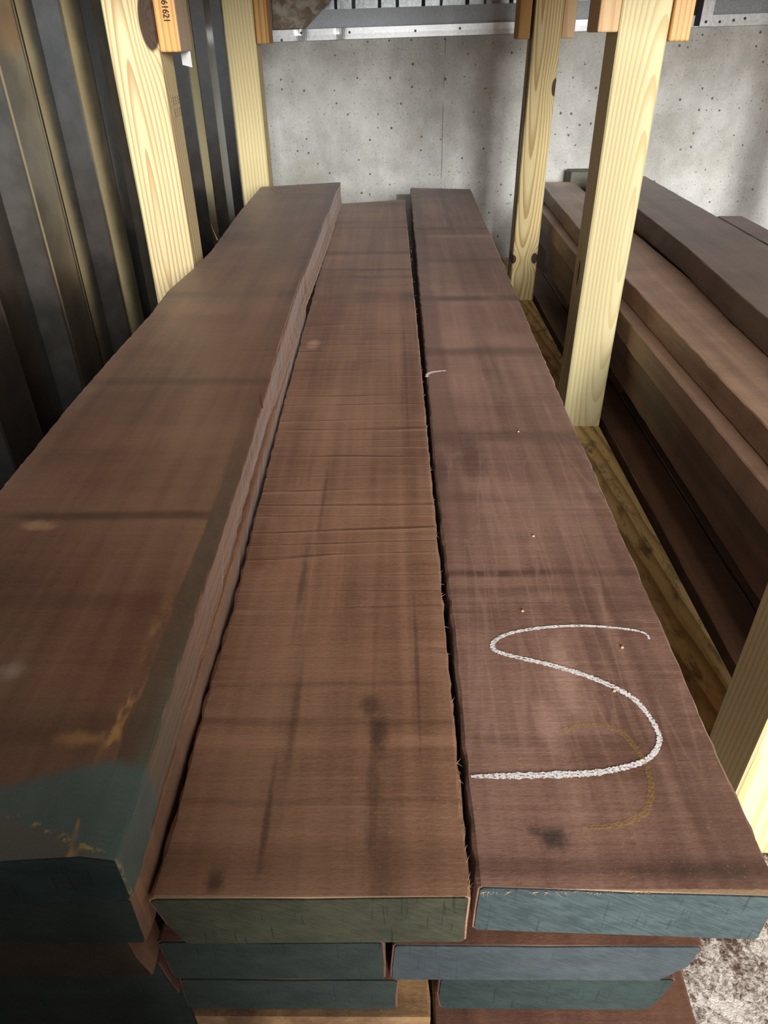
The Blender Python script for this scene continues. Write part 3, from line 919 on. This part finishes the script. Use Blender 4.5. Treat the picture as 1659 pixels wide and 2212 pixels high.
# second layer and below
simple(-0.400, [(0.2, -0.1585), (0.5, -0.1575), (0.69, -0.1605), (0.87, -0.1635), (1.18, -0.1670), (1.38, -0.170)], [(0.20, 0.6184), (2.4, 0.6025)], 0.5670, 0.2230, 1.38, M['side'], M['seal_dark'], 'dark green painted end', 'plank directly beneath the waney left plank, dark green end', 11)
simple(-0.403, [(0.2, -0.1745), (2.3, -0.176)], 0.5660, 0.5130, 0.2260, 2.40, M['side'], M['seal_brown'], 'bare brown end', 'bare-ended brown plank third from the top at lower left, slanted pale edge', 12, rs=-0.0075)
simple(-0.403, [(0.2, -0.1640), (2.3, -0.168)], 0.5125, 0.4650, 0.2340, 2.40, M['under'], M['seal_dark'], 'dark green painted end', 'fourth plank down at lower left, dark green end', 13, rs=-0.006)
simple(-0.403, [(0.2, -0.1590), (2.3, -0.164)], 0.4550, 0.3400, 0.2450, 2.40, M['under'], M['seal_dark'], 'dark end', 'thick dark plank lowest at the bottom left corner', 14)  # end coated dark to stand in for the black gap here
simple([(0.2, -0.1605), (2.3, -0.165)], -0.0065, 0.5425, 0.4895, 0.2345, 2.46, M['under'], M['seal_dark'], 'dark green painted end', 'plank directly beneath the saw-marked middle plank, dark green end', 15, ls=0.002)
simple([(0.2, -0.1555), (2.3, -0.160)], 0.0020, 0.4890, 0.4415, 0.2340, 2.46, M['under'], M['seal_dark'], 'dark green painted end', 'third plank down in the middle, dark end, above the bare board end', 16)
simple(-0.1510, 0.0265, 0.4405, 0.3400, 0.2285, 2.40, M['bare'], None, '', 'bare tan board end sticking out at the bottom centre', 17)
simple([(0.2, -0.0030), (2.6, 0.02)], [(0.2, 0.2070), (2.6, 0.235)], 0.5365, 0.4870, 0.2355, 2.93, M['under'], M['seal_slate'], 'slate blue painted end', 'plank beneath the chalked plank, slate blue end with a waney right corner', 18, rs=0.016, jit=0.002, rk=0.10)
simple([(0.2, 0.0320), (2.6, 0.05)], [(0.2, 0.2010), (2.6, 0.22)], 0.4860, 0.4370, 0.2365, 2.60, M['under'], M['seal_deep'], 'deep green painted end', 'third plank down on the right, deep green end slanting at its right', 19, ls=0.001, rs=0.010, jit=0.002)
simple(0.0290, [(0.2, 0.2270), (2.6, 0.22)], 0.4320, 0.3400, 0.1900, 2.60, M['under'], None, '', 'dark brown board at the bottom right corner beside the sawdust', 20)

# ------------------------------------------------------------------ right stack
GR = 'hardwood planks of the far stack'
simple([(0.25, 0.560), (1.7, 0.560), (2.25, 0.562), (3.05, 0.585)], [(0.25, 0.705), (1.3, 0.707), (1.73, 0.711), (3.05, 0.715)], 0.555, 0.508, 0.25, 3.05, M['stackA'], None, '', 'light brown plank with a dark knot at its edge, right of the posts', 31, n=90, group=GR)
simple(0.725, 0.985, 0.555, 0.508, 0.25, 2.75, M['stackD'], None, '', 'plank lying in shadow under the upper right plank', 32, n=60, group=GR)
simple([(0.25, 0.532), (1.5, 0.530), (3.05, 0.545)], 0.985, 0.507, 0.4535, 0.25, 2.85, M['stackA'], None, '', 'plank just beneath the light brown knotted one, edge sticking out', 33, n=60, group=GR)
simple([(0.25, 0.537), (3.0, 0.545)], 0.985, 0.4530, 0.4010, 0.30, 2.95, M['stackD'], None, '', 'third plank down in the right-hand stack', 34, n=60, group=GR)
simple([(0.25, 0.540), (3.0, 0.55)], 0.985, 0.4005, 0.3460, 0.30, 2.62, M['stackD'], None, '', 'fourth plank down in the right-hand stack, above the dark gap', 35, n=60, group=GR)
o, fr = plank('hardwood_plank', M['stackU'], rect_prof([(0.25, 0.668), (1.2, 0.678), (1.4, 0.686), (1.77, 0.711), (2.24, 0.723), (2.8, 0.735)], 0.9105, 0.613, 0.5565), lambda x: 0.25, lambda x: 2.80 - max(0.0, x - 0.905) * 3.0, seed=36, n=80)
tag(o, 'upper plank of the right-hand stack, greyish brown, casting deep shadow along its left edge', 'plank', GR)
simple(0.9145, 0.983, 0.613, 0.5565, 0.25, 2.125, M['stackU'], None, '', 'narrow greyish plank at the right edge of the photo ending short of its neighbour', 37, n=50, group=GR)
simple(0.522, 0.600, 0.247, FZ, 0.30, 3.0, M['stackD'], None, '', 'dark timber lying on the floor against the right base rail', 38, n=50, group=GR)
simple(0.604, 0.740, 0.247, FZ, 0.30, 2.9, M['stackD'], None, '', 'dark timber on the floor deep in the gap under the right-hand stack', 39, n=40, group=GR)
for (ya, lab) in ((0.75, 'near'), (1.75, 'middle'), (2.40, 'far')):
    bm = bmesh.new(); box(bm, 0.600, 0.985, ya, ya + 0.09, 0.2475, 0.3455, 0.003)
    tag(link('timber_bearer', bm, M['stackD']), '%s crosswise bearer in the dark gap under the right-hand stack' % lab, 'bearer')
bm = bmesh.new(); box(bm, 0.705, 0.80, 3.06, 3.15, FZ, 0.588, 0.003)
tag(link('timber_offcut', bm, M['grey']), 'grey-green timber offcut against the concrete behind the widest post', 'timber')

# ------------------------------------------------------------------ bits lying on the planks
bm = bmesh.new()
sliver(bm, (-0.392, 1.660, 0.668), (-0.418, 1.72, 0.694), 0.0012)
tag(link('straw', bm, M['straw']), 'pale straw poking over the left edge of the left plank', 'straw')
bm = bmesh.new()
sliver(bm, (-0.160, 0.795, 0.668), (-0.170, 0.835, 0.672), 0.0007)
tag(link('twig', bm, M['twig']), 'tiny dark twig on the right edge of the left plank', 'twig')
